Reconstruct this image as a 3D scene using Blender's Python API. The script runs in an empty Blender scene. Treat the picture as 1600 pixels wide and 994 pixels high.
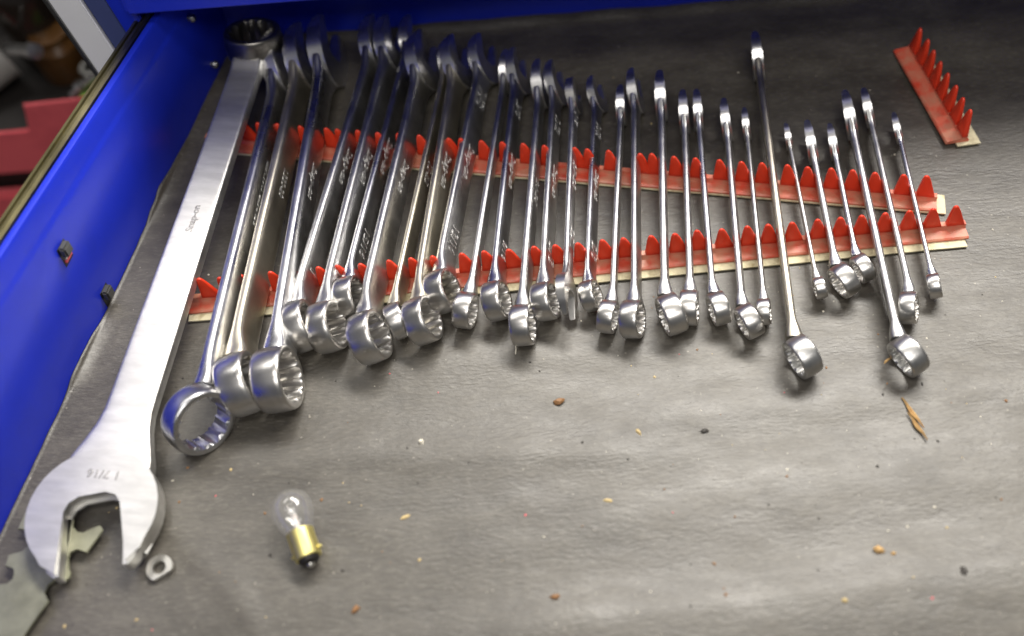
import bpy, bmesh, math, random
from mathutils import Vector, Matrix, noise
# layout measured in metres: z = 0 is the top of the rubber mat, +y runs to the back of the drawer
B = {'BIG': ((-0.1915, 0.2649, 0.04), (-0.18039, -0.98151, -0.06399), (-0.01157, -0.06294, 0.99795), (-0.98353, 0.18076, -0.0), 0.4063),
 'BIGU': 0.1807,
 'CAM': {'F': (0.0, 0.587785, -0.809017),
         'R': (0.996917, -0.063475, -0.046117),
         'U': (0.078459, 0.806523, 0.585973),
         'foc': 0.7531,
         'lens': 37.35,
         'loc': (-0.0, -0.43731, 0.60191)},
 'CLIP': [(-0.292, 0.0301, 0.0728), (-0.289, 0.0431, 0.0084)],
 'DW': ((0.0388, 0.0007, 0.02), (0.12173, 0.99256, 0.0), (-0.94919, 0.11641, -0.29237), (-0.2902, 0.03559, 0.9563), 0.1989, 0.0245,
        [('27-23', 0.1124, 0.0261), ('25', 0.0546, 0.012), ('18', 0.1736, 0.0128)]),
 'MATEDGE': [(-0.2327, 0.2895, 0.0008), (-0.2411, 0.2527, 0.0022), (-0.2495, 0.2161, 0.0016), (-0.2601, 0.1696, 0.0044), (-0.2655, 0.1461, 0.008),
             (-0.2688, 0.1315, 0.0054), (-0.2735, 0.111, 0.0018), (-0.2807, 0.0793, 0.0006), (-0.2857, 0.0576, 0.0006), (-0.2915, 0.0321, 0.0006),
             (-0.2978, 0.0048, 0.0042), (-0.3032, -0.019, 0.0046), (-0.3084, -0.0417, 0.0006), (-0.3173, -0.0805, 0.0006), (-0.3254, -0.1159, 0.0006),
             (-0.3294, -0.1335, 0.0006), (-0.3416, -0.1869, 0.0006)],
 'PLATE': [(-0.3223, -0.2026, 0.003), (-0.3296, -0.1709, 0.003), (-0.3205, -0.1717, 0.003), (-0.3145, -0.1722, 0.003), (-0.3116, -0.1693, 0.003),
           (-0.3114, -0.1651, 0.003), (-0.3127, -0.1619, 0.003), (-0.3185, -0.1604, 0.003), (-0.318, -0.1532, 0.003), (-0.3147, -0.1522, 0.003),
           (-0.3098, -0.1517, 0.003), (-0.3061, -0.1475, 0.003), (-0.3076, -0.1376, 0.003), (-0.3159, -0.136, 0.003), (-0.3137, -0.1254, 0.003),
           (-0.3052, -0.1188, 0.003), (-0.2881, -0.1214, 0.003), (-0.2816, -0.1321, 0.003), (-0.2816, -0.1376, 0.003), (-0.2784, -0.1414, 0.003),
           (-0.2741, -0.1426, 0.003), (-0.2695, -0.1395, 0.003), (-0.2645, -0.1379, 0.003), (-0.2619, -0.1412, 0.003), (-0.2698, -0.1557, 0.003),
           (-0.276, -0.1522, 0.003), (-0.2802, -0.154, 0.003), (-0.281, -0.1582, 0.003), (-0.2794, -0.1646, 0.003), (-0.2772, -0.1671, 0.003), (-0.2772, -0.1706, 0.003),
           (-0.2805, -0.1741, 0.003), (-0.2869, -0.1715, 0.003), (-0.2902, -0.1747, 0.003), (-0.2912, -0.1797, 0.003), (-0.2871, -0.1846, 0.003),
           (-0.2917, -0.1923, 0.003), (-0.2975, -0.204, 0.003), (-0.3002, -0.2121, 0.003), (-0.3118, -0.2112, 0.003)],
 'PTS': {'amber': (0.2061, -0.1913, 0.0),
         'amber2': (0.214, -0.1944, 0.0),
         'brown': (0.0269, -0.0708, 0.0),
         'bulbbot': (-0.1312, -0.1754, 0.0),
         'bulbtop': (-0.1489, -0.1261, 0.0),
         'dark': (0.1175, -0.1023, 0.0),
         'dark2': (0.2506, -0.209, 0.0),
         'fiber': (0.0007, -0.0235, 0.0),
         'green': (-0.1054, -0.2022, 0.0),
         'splinter0': (0.2483, -0.0897, 0.0),
         'splinter1': (0.2586, -0.1211, 0.0),
         'straw': (0.2467, -0.06, 0.0),
         'tan': (0.0504, -0.1456, 0.0),
         'tan2': (-0.0757, -0.1456, 0.0),
         'tan3': (0.0126, -0.2048, 0.0),
         'tan4': (0.1781, -0.2214, 0.0),
         'washer': (-0.2244, -0.1676, 0.0),
         'white': (-0.0651, -0.094, 0.0),
         'yel': (0.0757, -0.0995, 0.0)},
 'RACKB': ((-0.237, 0.1891, 0.0), (0.3169, 0.0644, 0.0)),
 'RACKF': ((-0.2312, 0.0242, 0.0), (0.3318, 0.0369, 0.0)),
 'RACKS': ((0.3517, 0.2418, 0.0), (0.362, 0.1324, 0.0)),
 'RIV': [(-0.2377, 0.2674, 0.0707), (-0.2356, 0.2768, 0.0155)],
 'TEETHB': [0.0192, 0.0354, 0.0481, 0.0643, 0.083, 0.1038, 0.1131, 0.1293, 0.1456, 0.1618, 0.1781, 0.2015, 0.2106, 0.2268, 0.2431, 0.2593, 0.2756, 0.299, 0.3081, 0.3243,
            0.3478, 0.3568, 0.3737, 0.3893, 0.4071, 0.4233, 0.4381, 0.4569, 0.471, 0.4883, 0.5031, 0.5197, 0.5392, 0.5554],
 'TEETHF': [0.0147, 0.029, 0.0447, 0.065, 0.0809, 0.0986, 0.1123, 0.1286, 0.1478, 0.1638, 0.1789, 0.1993, 0.2158, 0.2329, 0.2506, 0.2659, 0.282, 0.2993, 0.3139, 0.3335,
            0.3507, 0.3664, 0.3839, 0.4023, 0.4169, 0.4342, 0.4526, 0.4687, 0.484, 0.5002, 0.5181, 0.5349, 0.5517],
 'WALL': ((-0.329, -0.1318, 0.0), (-0.2328, 0.2888, 0.0)),
 'WR': [(1, (-0.2003, -0.0759, 0.0226), (0.0911, 0.99582, -0.0065), (-0.92852, 0.08258, -0.36197), (-0.35992, 0.03901, 0.93217), 0.3362, 0.0461, 1, 37.5, 0.717,
         [('USA PAT 3273430', 0.1933, 0.0657)]),
        (2, (-0.1859, -0.05, 0.0183), (0.10349, 0.99448, 0.01722), (-0.95538, 0.1042, -0.2764), (-0.27667, 0.01216, 0.96089), 0.315, 0.0421, -1, 13.8, 2.239,
         [('L330-20', 0.177, 0.0267)]),
        (3, (-0.1582, -0.0496, 0.0202), (0.07184, 0.99734, 0.0127), (-0.97304, 0.07288, -0.21882), (-0.21916, 0.00337, 0.97568), 0.3189, 0.0437, -1, 2.4, 2.6,
         [('Snap-on', 0.1749, 0.0352), ('3/5', 0.0747, 0.0143)]),
        (4, (-0.1491, -0.0046, 0.0157), (0.18986, 0.98169, 0.01574), (-0.92883, 0.18478, -0.32115), (-0.31817, 0.04635, 0.9469), 0.2878, 0.0359, -1, 18.0, 1.693,
         [('Snap-on', 0.1501, 0.0355), ('1', 0.0462, 0.0044)]),
        (5, (-0.1288, -0.0074, 0.0163), (0.16265, 0.98659, 0.01334), (-0.92631, 0.15734, -0.34232), (-0.33983, 0.04333, 0.93949), 0.2877, 0.0358, -1, 6.5, 2.6,
         [('Snap-on', 0.1491, 0.0357), ('1', 0.0452, 0.0045)]),
        (6, (-0.1136, 0.0184, 0.0147), (0.17859, 0.9839, 0.00699), (-0.93908, 0.17256, -0.29723), (-0.29365, 0.04652, 0.95478), 0.271, 0.0295, -1, 6.3, 2.6,
         [('Snap-on', 0.1359, 0.0365), ('15/16', 0.0489, 0.0234)]),
        (7, (-0.1018, -0.0185, 0.0154), (0.17073, 0.98517, 0.01734), (-0.90077, 0.16319, -0.40248), (-0.39934, 0.0531, 0.91527), 0.2739, 0.0364, -1, 12.0, 2.588,
         [('Snap-on', 0.1475, 0.0321)]),
        (8, (-0.0815, -0.0043, 0.0132), (0.1747, 0.9846, 0.00599), (-0.94638, 0.16959, -0.27496), (-0.27174, 0.04237, 0.96144), 0.2644, 0.0255, -1, 24.7, 1.196,
         [('15-25', 0.1388, 0.021)]),
        (9, (-0.0636, -0.0078, 0.0153), (0.1401, 0.99005, 0.01314), (-0.89076, 0.13182, -0.43494), (-0.43235, 0.04923, 0.90036), 0.2598, 0.0332, -1, 7.1, 2.6,
         [('Snap-on', 0.1399, 0.036)]),
        (10, (-0.0487, 0.0166, 0.0148), (0.18057, 0.98351, 0.01053), (-0.87454, 0.16545, -0.45585), (-0.45007, 0.0731, 0.88999), 0.2394, 0.0312, -1, 6.7, 2.6,
         [('Snap-on', 0.1241, 0.0344), ('13/16', 0.0472, 0.0237), ('7/8', 0.1945, 0.0204)]),
        (11, (-0.0289, -0.0011, 0.0144), (0.16538, 0.98622, 0.00334), (-0.98428, 0.16527, -0.06236), (-0.06205, 0.00703, 0.99805), 0.2416, 0.0256, 1, 9.7, 2.6, []),
        (12, (-0.0104, 0.005, 0.0147), (0.13498, 0.99082, 0.00723), (-0.92818, 0.129, -0.34907), (-0.3468, 0.04041, 0.93707), 0.2322, 0.0283, -1, 2.4, 2.6,
         [('Snap-on', 0.1219, 0.0342), ('9/16', 0.0443, 0.0164), ('3/4', 0.1895, 0.0159)]),
        (13, (0.0069, -0.0176, 0.0151), (0.13106, 0.99134, 0.00872), (-0.97174, 0.1302, -0.19688), (-0.19631, 0.01733, 0.98039), 0.2365, 0.0287, -1, 0.2, 2.6,
         [('21-25', 0.121, 0.0229)]),
        (14, (0.0237, 0.0012, 0.0147), (0.12234, 0.99247, 0.00621), (-0.9257, 0.11636, -0.35991), (-0.35793, 0.03828, 0.93296), 0.2183, 0.0274, -1, 0.2, 2.6,
         [('Snap-on', 0.1117, 0.0324), ('5/8', 0.0416, 0.0187), ('1/2', 0.1723, 0.017)]),
        (16, (0.0547, 0.0044, 0.0127), (0.13628, 0.99067, 0.00211), (-0.89261, 0.12372, -0.43352), (-0.42973, 0.0572, 0.90114), 0.2021, 0.0222, -1, 3.9, 2.6,
         [('Snap-on', 0.1034, 0.0299), ('5/8', 0.0399, 0.0154), ('1/2', 0.1615, 0.0141)]),
        (17, (0.0684, -0.0155, 0.0138), (0.15195, 0.98839, 0.00119), (-0.9822, 0.15113, -0.11152), (-0.1104, 0.01578, 0.99376), 0.2066, 0.0231, 1, 12.8, 2.421, []),
        (18, (0.0841, -0.0198, 0.0153), (0.12787, 0.99179, 0.00157), (-0.95273, 0.12327, -0.27769), (-0.2756, 0.03401, 0.96067), 0.2236, 0.0265, 1, 9.7, 2.6, []),
        (19, (0.1042, -0.0177, 0.0146), (0.13009, 0.99141, 0.01368), (-0.98199, 0.13074, -0.13641), (-0.13703, 0.00432, 0.99056), 0.2114, 0.0287, -1, 22.1, 1.354, []),
        (20, (0.1224, -0.0134, 0.0142), (0.13215, 0.99122, 0.00445), (-0.97917, 0.13124, -0.15494), (-0.15416, 0.01612, 0.98791), 0.1896, 0.0249, 1, 4.5, 2.6, []),
        (21, (0.1378, -0.0151, 0.0131), (0.10709, 0.99423, 0.00631), (-0.9849, 0.10695, -0.13615), (-0.13604, 0.00836, 0.99067), 0.1922, 0.0235, -1, 16.2, 1.893, []),
        (22, (0.1558, -0.0277, 0.013), (0.1188, 0.99288, 0.00898), (-0.9666, 0.11771, -0.22764), (-0.22707, 0.01837, 0.9737), 0.1916, 0.0242, -1, 25.9, 1.133, []),
        (23, (0.1721, -0.0201, 0.0122), (0.12001, 0.99277, -0.00108), (-0.96613, 0.11654, -0.23023), (-0.22844, 0.02868, 0.97313), 0.1809, 0.0183, 1, 4.1, 2.6, []),
        (24, (0.1841, -0.06, 0.0143), (0.10828, 0.99407, 0.01041), (-0.97438, 0.1082, -0.19719), (-0.19714, 0.01121, 0.98031), 0.2913, 0.0285, -1, 28.2, 1.026, []),
        (25, (0.2124, -0.003, 0.0109), (0.07228, 0.99738, 0.00182), (-0.9662, 0.07047, -0.24796), (-0.24744, 0.01617, 0.96877), 0.1466, 0.0155, -1, 6.1, 2.6, []),
        (26, (0.2272, 0.0001, 0.0128), (0.07715, 0.99691, 0.01497), (-0.9567, 0.07825, -0.28035), (-0.28066, 0.00731, 0.95978), 0.1317, 0.0243, -1, 28.0, 1.034, []),
        (27, (0.2435, 0.0102, 0.0118), (0.09153, 0.99578, 0.00672), (-0.95214, 0.08949, -0.29226), (-0.29163, 0.02035, 0.95631), 0.1226, 0.0205, -1, 21.7, 1.382, []),
        (28, (0.2522, -0.0658, 0.0136), (0.09061, 0.99578, 0.01456), (-0.94644, 0.09065, -0.30991), (-0.30992, 0.0143, 0.95066), 0.2218, 0.0276, -1, 30.0, 0.953, []),
        (29, (0.2705, -0.0274, 0.0143), (0.10077, 0.9949, -0.00453), (-0.93303, 0.09292, -0.34761), (-0.34541, 0.03925, 0.93763), 0.1934, 0.0225, 1, 14.2, 2.174, []),
        (30, (0.2909, -0.0096, 0.0119), (0.10696, 0.99426, -0.00079), (-0.91978, 0.09865, -0.37983), (-0.37757, 0.04136, 0.92506), 0.153, 0.0176, 1, 1.6, 2.6, [])]}
sc = bpy.context.scene
col = sc.collection
# ------------------------------------------------------------------ camera
cd = bpy.data.cameras.new('camera'); cam = bpy.data.objects.new('camera', cd); col.objects.link(cam)
c_ = B['CAM']; R_, U_, F_ = Vector(c_['R']), Vector(c_['U']), Vector(c_['F'])
cam.matrix_world = Matrix.Translation(c_['loc']) @ Matrix((R_, U_, -F_)).transposed().to_4x4()
cd.lens = c_['lens']; cd.sensor_width = 36; cd.clip_start = .01; cd.clip_end = 50
cd.dof.use_dof = True; cd.dof.focus_distance = c_['foc']; cd.dof.aperture_fstop = 2.6
sc.camera = cam
# ------------------------------------------------------------------ light
w_ = bpy.data.worlds.new('World'); sc.world = w_; w_.use_nodes = True
w_.node_tree.nodes['Background'].inputs[0].default_value = (.80, .82, .86, 1)
w_.node_tree.nodes['Background'].inputs[1].default_value = .10
def area(name, loc, target, sx, sy, watt, colr):
    l = bpy.data.lights.new(name, 'AREA'); l.shape = 'RECTANGLE'; l.size = sx; l.size_y = sy; l.energy = watt; l.color = colr
    o = bpy.data.objects.new(name, l); col.objects.link(o); o.location = loc
    o.rotation_euler = (Vector(target) - Vector(loc)).to_track_quat('-Z', 'Y').to_euler(); return o
area('ceiling_lamp', (.62, .98, 1.75), (.10, .0, 0), 1.7, .42, 66, (1, .955, .88))
area('ceiling_lamp', (-.95, .86, 1.75), (-.2, .0, 0), 1.1, .42, 7, (1, .97, .93))
area('ceiling_lamp', (-.15, -.55, 1.9), (0, .1, 0), .9, .30, 9, (1, .96, .92))
area('ceiling_lamp', (.15, -1.30, 1.72), (0, .1, 0), 1.5, .40, 13, (1, .97, .93))
vs = sc.view_settings; vs.view_transform = 'Standard'; vs.look = 'None'; vs.exposure = .25; vs.gamma = 1; vs.use_curve_mapping = False
sc.cycles.use_denoising = True
sc.cycles.max_bounces = 8; sc.cycles.transparent_max_bounces = 12
# ------------------------------------------------------------------ materials
def new_mat(name):
    m = bpy.data.materials.new(name); m.use_nodes = True; nt = m.node_tree
    return m, nt, nt.nodes['Principled BSDF']
def N(nt, typ, **kw):
    n = nt.nodes.new(typ)
    for k, v in kw.items():
        if k.startswith('i_'):
            key = k[2:]; key = int(key) if key.isdigit() else key.replace('_', ' ')
            n.inputs[key].default_value = v
        else: setattr(n, k, v)
    return n
def coords(nt, scale=(1, 1, 1)):
    tc = N(nt, 'ShaderNodeTexCoord'); mp = N(nt, 'ShaderNodeMapping'); mp.inputs['Scale'].default_value = scale
    nt.links.new(tc.outputs['Object'], mp.inputs['Vector']); return mp.outputs[0]
def ramp(nt, src, stops):
    r = N(nt, 'ShaderNodeValToRGB'); e = r.color_ramp.elements
    while len(e) < len(stops): e.new(.5)
    for q, (p, c) in zip(e, stops):
        q.position = p; q.color = (c, c, c, 1) if isinstance(c, (int, float)) else (*c, 1)
    nt.links.new(src, r.inputs[0]); return r.outputs[0]
def mixc(nt, fac, a, b, mode='MIX'):
    m = N(nt, 'ShaderNodeMix', data_type='RGBA', blend_type=mode)
    for k, v in ((0, fac), (6, a), (7, b)):
        if hasattr(v, 'is_output'): nt.links.new(v, m.inputs[k])
        else: m.inputs[k].default_value = v if k == 0 else (*v, 1)
    return m.outputs[2]
def bump(nt, b, h, strength, dist, prev=None):
    n = N(nt, 'ShaderNodeBump'); n.inputs['Strength'].default_value = strength; n.inputs['Distance'].default_value = dist
    nt.links.new(h, n.inputs['Height'])
    if prev is not None: nt.links.new(prev, n.inputs['Normal'])
    nt.links.new(n.outputs[0], b.inputs['Normal']); return n.outputs[0]
def noise_(nt, vec, scale, detail=4, rough=.55):
    n = N(nt, 'ShaderNodeTexNoise'); n.inputs['Scale'].default_value = scale; n.inputs['Detail'].default_value = detail
    n.inputs['Roughness'].default_value = rough; nt.links.new(vec, n.inputs['Vector']); return n.outputs[0]

def metal(name, colr, r0, r1, nscale=60, bstr=.06, stretch=(1, 1, 1), grime=.0):
    m, nt, b = new_mat(name); v = coords(nt, stretch)
    b.inputs['Metallic'].default_value = 1
    n1 = noise_(nt, v, nscale, 5, .6); n2 = noise_(nt, v, nscale * .22, 3)
    rr = N(nt, 'ShaderNodeMapRange'); rr.inputs[1].default_value = .3; rr.inputs[2].default_value = .7
    rr.inputs[3].default_value = r0; rr.inputs[4].default_value = r1
    nt.links.new(n2, rr.inputs[0]); nt.links.new(rr.outputs[0], b.inputs['Roughness'])
    dk = tuple(x * (1 - .22 - grime) for x in colr)
    nt.links.new(mixc(nt, ramp(nt, n1, [(.35, 0), (.7, 1)]), dk, colr), b.inputs['Base Color'])
    q_ = bump(nt, b, n2, bstr*.35, .0004); bump(nt, b, noise_(nt, v, nscale * 9, 3, .6), bstr*1.2, .0001, q_)
    return m
M = {}
M['chrome'] = metal('chrome', (.64, .64, .65), .22, .38, 90, .07)
M['chrome_olive'] = metal('chrome_olive', (.60, .56, .46), .32, .46, 70, .06)
M['satin'] = metal('satin', (.62, .615, .60), .28, .44, 120, .08)
M['ring'] = metal('ring', (.72, .70, .67), .25, .38, 80, .08)
M['big'] = metal('big', (.72, .71, .68), .42, .54, 140, .12, (1, 1, .25))
M['dull'] = metal('dull', (.24, .23, .21), .30, .42)  # darker copy of the big wrench metal, box end's shade put into the colour
M['jaw'] = metal('jaw', (.82, .81, .80), .28, .38, 80, .05)
M['stamp'] = metal('stamp', (.96, .95, .92), .45, .55)
M['stamp_dark'] = metal('stamp_dark', (.42, .40, .38), .3, .4)
M['zinc'] = metal('zinc', (.38, .38, .28), .48, .65, 55, .1, grime=.15)
M['bright'] = metal('bright', (.80, .78, .72), .25, .4)
M['brass'] = metal('brass', (.93, .82, .32), .42, .54)
M['rail'] = metal('rail', (.36, .32, .17), .3, .5, 60, .1, (1, .3, 1), .2)
M['screw'] = metal('screw', (.45, .45, .43), .3, .45)

def paint(name, colr, rough, dirt=.25, nscale=14, bs=.12, spec=.5, dirtcol=None, lo=.48):
    m, nt, b = new_mat(name); v = coords(nt)
    n1 = noise_(nt, v, nscale, 6, .6); n2 = noise_(nt, v, 900, 2)
    dc = dirtcol or tuple(x * .55 for x in colr)
    nt.links.new(mixc(nt, ramp(nt, n1, [(lo, 0), (lo+.30, dirt)]), colr, dc), b.inputs['Base Color'])
    b.inputs['Roughness'].default_value = rough; b.inputs['Specular IOR Level'].default_value = spec
    bump(nt, b, n2, bs, .0003); return m
M['alu'] = paint('alu', (.93, .93, .97), .4, .2)
M['blue'] = paint('blue', (.010, .029, .55), .40, .35, 20, .08)
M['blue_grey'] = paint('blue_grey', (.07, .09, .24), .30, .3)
M['red_paint'] = paint('red_paint', (.78, .13, .15), .45, .6, 25, dirtcol=(.50, .07, .09))
M['red_plastic'] = paint('red_plastic', (.70, .045, .015), .36, .30, 60, .1)
M['red_base'] = paint('red_base', (.66, .05, .02), .42, .80, 70, .2, dirtcol=(.52, .27, .17), lo=.30)
M['tape'] = paint('tape', (.72, .66, .44), .7, .9, 130, .4, dirtcol=(.30, .24, .10))
M['black'] = paint('black', (.014, .012, .011), .5, .3)
M['shade_backdrop'] = paint('shade_backdrop', (.010, .008, .006), .8, .6, 8, spec=.15, dirtcol=(.05, .028, .015))  # near-black, the background's shade put into the colour
M['white_plastic'] = paint('white_plastic', (.62, .60, .56), .5, .4)
M['green'] = paint('green', (.28, .55, .04), .5, .2)
M['clip'] = paint('clip', (.05, .05, .045), .35, .6, 90)
M['glossy_dark'] = paint('glossy_dark', (.02, .015, .012), .12, .5)
M['wood'] = paint('wood', (.56, .35, .14), .7, .8, 150, .4, dirtcol=(.30, .14, .04))
M['crumb_yellow'] = paint('crumb_yellow', (.55, .42, .20), .6, .5, 300)
M['crumb_white'] = paint('crumb_white', (.75, .70, .58), .6, .3, 300)
M['crumb_brown'] = paint('crumb_brown', (.26, .13, .05), .6, .6, 300)
M['crumb_dark'] = paint('crumb_dark', (.045, .04, .035), .7, .3, 300)
M['filament'] = metal('filament', (.85, .82, .8), .2, .3)
m, nt, b = new_mat('lead_glass'); b.inputs['Base Color'].default_value = (.78, .70, .67, 1); b.inputs['Roughness'].default_value = .15; M['stem'] = m
# bulb glass: thin clear shell, its pale haze mixed in as white
m, nt, b = new_mat('bulb_glass'); nt.nodes.remove(b); out = nt.nodes['Material Output']
tr = N(nt, 'ShaderNodeBsdfTransparent'); tr.inputs[0].default_value = (.93, .93, .92, 1)
gl = N(nt, 'ShaderNodeBsdfGlossy'); gl.inputs['Roughness'].default_value = .14
lw = N(nt, 'ShaderNodeLayerWeight'); lw.inputs[0].default_value = .35
mx = N(nt, 'ShaderNodeMixShader'); nt.links.new(ramp(nt, lw.outputs['Facing'], [(0, .10), (.55, .16), (.85, .36), (1, .60)]), mx.inputs[0]); nt.links.new(tr.outputs[0], mx.inputs[1]); nt.links.new(gl.outputs[0], mx.inputs[2])
df = N(nt, 'ShaderNodeBsdfDiffuse'); df.inputs[0].default_value = (.85, .83, .80, 1); m2 = N(nt, 'ShaderNodeMixShader'); m2.inputs[0].default_value = .09
nt.links.new(mx.outputs[0], m2.inputs[1]); nt.links.new(df.outputs[0], m2.inputs[2]); nt.links.new(m2.outputs[0], out.inputs[0]); M['glass'] = m
# rubber mat
m, nt, b = new_mat('rubber_mat'); v = coords(nt); vs_ = coords(nt, (.35, 1, 1))
big = noise_(nt, v, 9, 5, .6); mid = noise_(nt, vs_, 55, 5, .6); fine = noise_(nt, vs_, 520, 3, .6); grain = noise_(nt, v, 1300, 2, .5)
base = mixc(nt, ramp(nt, big, [(.34, 0), (.66, 1)]), (.040, .034, .026), (.080, .071, .056))
base = mixc(nt, ramp(nt, mid, [(.34, 0), (.70, .75)]), base, (.100, .090, .073))
blot = noise_(nt, coords(nt, (.6, 1, 1)), 26, 5, .65)
base = mixc(nt, ramp(nt, blot, [(.50, 0), (.68, .55)]), base, (.034, .029, .022))
base = mixc(nt, ramp(nt, fine, [(.36, .42), (.52, 0)]), base, (.045, .040, .034))
base = mixc(nt, ramp(nt, fine, [(.55, 0), (.72, .40)]), base, (.16, .15, .125))
sp = noise_(nt, v, 210, 2, .5)
base = mixc(nt, ramp(nt, sp, [(.70, 0), (.76, .7)]), base, (.030, .026, .022))
sp2 = noise_(nt, coords(nt, (1.1, 1.1, 1.1)), 330, 1, .5)
base = mixc(nt, ramp(nt, sp2, [(.755, 0), (.80, .6)]), base, (.36, .33, .27))
nt.links.new(base, b.inputs['Base Color'])
nt.links.new(ramp(nt, mid, [(.25, .36), (.75, .54)]), b.inputs['Roughness'])
b.inputs['Specular IOR Level'].default_value = .75
q = bump(nt, b, mid, .42, .0014); q = bump(nt, b, fine, .5, .0006, q); bump(nt, b, grain, .3, .0002, q)
M['mat'] = m
# ------------------------------------------------------------------ helpers
def link(o, parent=None):
    col.objects.link(o)
    if parent is not None: o.parent = parent
    return o
def mesh_obj(name, verts, faces, mat, parent=None, smooth=30):
    me = bpy.data.meshes.new(name); me.from_pydata([tuple(p) for p in verts], [], faces)
    bm = bmesh.new(); bm.from_mesh(me); bmesh.ops.recalc_face_normals(bm, faces=bm.faces); bm.to_mesh(me); bm.free()
    return fin(name, me, mat, parent, smooth)
def fin(name, me, mat, parent=None, smooth=30):
    if smooth:
        me.shade_smooth(); me.set_sharp_from_angle(angle=math.radians(smooth))
    me.materials.append(M[mat])
    return link(bpy.data.objects.new(name, me), parent)
def bm_obj(name, bm, mat, parent=None, smooth=30):
    bmesh.ops.recalc_face_normals(bm, faces=bm.faces)
    me = bpy.data.meshes.new(name); bm.to_mesh(me); bm.free(); return fin(name, me, mat, parent, smooth)
def empty(name, loc=(0, 0, 0), mat=None):
    o = bpy.data.objects.new(name, None); o.empty_display_size = .02; col.objects.link(o)
    if mat is not None: o.matrix_world = mat
    else: o.location = loc
    return o
def tag(o, label=None, cat=None, group=None, kind=None):
    for k, v in (('label', label), ('category', cat), ('group', group), ('kind', kind)):
        if v: o[k] = v
    return o
def box_bm(bm, lo, hi, bev=0, mat=None):
    x0, y0, z0 = lo; x1, y1, z1 = hi
    vs = [bm.verts.new(p) for p in ((x0,y0,z0),(x1,y0,z0),(x1,y1,z0),(x0,y1,z0),(x0,y0,z1),(x1,y0,z1),(x1,y1,z1),(x0,y1,z1))]
    if mat is not None:
        for q in vs: q.co = mat @ q.co
    fs = [bm.faces.new([vs[i] for i in f]) for f in ((0,3,2,1),(4,5,6,7),(0,1,5,4),(1,2,6,5),(2,3,7,6),(3,0,4,7))]
    if bev: bmesh.ops.bevel(bm, geom=list({e for f in fs for e in f.edges}), offset=bev, segments=2, affect='EDGES')
def box(name, lo, hi, mat, parent=None, bev=0, mx=None):
    bm = bmesh.new(); box_bm(bm, lo, hi, bev, mx); return bm_obj(name, bm, mat, parent)
def prism_bm(pts, h0, h1, bev, fmap):
    """outline (a, b) extruded from h0 to h1; fmap(a, b, h) -> xyz; rim edges bevelled"""
    bm = bmesh.new(); n = len(pts)
    lo = [bm.verts.new(fmap(a, b_, h0)) for a, b_ in pts]; hi = [bm.verts.new(fmap(a, b_, h1)) for a, b_ in pts]
    f0 = bm.faces.new(lo[::-1]); f1 = bm.faces.new(hi)
    for i in range(n): bm.faces.new((lo[i], lo[(i+1) % n], hi[(i+1) % n], hi[i]))
    if bev: bmesh.ops.bevel(bm, geom=list(set(f0.edges) | set(f1.edges)), offset=bev, segments=2, affect='EDGES', clamp_overlap=True)
    bmesh.ops.triangulate(bm, faces=[f for f in bm.faces if len(f.verts) > 6])
    return bm
def lathe(prof, seg=32, closed=False):
    """prof [(r, axial)] about local X"""
    vs, fs = [], []; n = len(prof)
    for r, a in prof:
        for k in range(seg):
            t = 2*math.pi*k/seg; vs.append((a, r*math.cos(t), r*math.sin(t)))
    for i in range(n if closed else n-1):
        j = (i+1) % n
        for k in range(seg):
            fs.append((i*seg+k, i*seg+(k+1) % seg, j*seg+(k+1) % seg, j*seg+k))
    return vs, fs
def sstep(a, b_, x):
    t = min(1, max(0, (x-a)/(b_-a))); return t*t*(3-2*t)
def text_mesh(s, length, italic=0., bold=.00026):
    cu = bpy.data.curves.new('t', 'FONT'); cu.body = s; cu.size = 1; cu.shear = italic; cu.align_x = 'CENTER'; cu.align_y = 'CENTER'
    cu.dimensions = '2D'; cu.resolution_u = 3
    o = bpy.data.objects.new('t', cu); col.objects.link(o); bpy.context.view_layer.update()
    wd = max(o.dimensions.x, .25)
    cu.size = length / wd; cu.fill_mode = 'NONE'; cu.bevel_depth = bold; cu.bevel_resolution = 0
    bpy.context.view_layer.update()
    dg = bpy.context.evaluated_depsgraph_get()
    me = bpy.data.meshes.new_from_object(o.evaluated_get(dg))
    bpy.data.objects.remove(o); bpy.data.curves.remove(cu)
    return me
# ------------------------------------------------------------------ the drawer
ax_, bx_ = Vector(B['WALL'][0]), Vector(B['WALL'][1]); wd_ = (bx_-ax_).normalized(); wn = Vector((wd_.y, -wd_.x, 0))   # wn points into the drawer
WM = Matrix((wd_, -wn, Vector((0, 0, 1)))).transposed().to_4x4(); WM.translation = ax_      # local: x along wall to the back, y outward, z up
LW = (bx_-ax_).length + .035
zt = lambda x: .1205 - .0815*(x-.105)
drawer = empty('steel_tray', ax_); tag(drawer, 'deep blue steel drawer pulled out of the tool chest, holding all the wrenches', 'drawer')
def wall_loft(name, prof, mat, x0, x1, parent):
    vs, fs = [], []; n = len(prof); S = 24
    for i in range(S+1):
        x = x0 + (x1-x0)*i/S
        for (y, dz, top) in prof: vs.append(WM @ Vector((x, y, (zt(x)+dz) if top else dz)))
    for i in range(S):
        for j in range(n-1): fs.append((i*n+j, i*n+j+1, (i+1)*n+j+1, (i+1)*n+j))
    o = mesh_obj(name, vs, fs, mat, None, 40); o.parent = parent; o.matrix_parent_inverse = parent.matrix_world.inverted(); return o
bpy.context.view_layer.update()
prof = [(.0, -.02, False), (.0, .03, False), (.0, -.022, True), (.0012, -.019, True), (.0025, -.016, True), (.0025, -.003, True), (.004, -.0005, True), (.0065, 0, True), (.009, -.001, True), (.0095, -.004, True), (.0095, -.05, True), (.0095, -.02, False)]
wall_loft('side_wall', prof, 'blue', -.30, LW, drawer)
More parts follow.
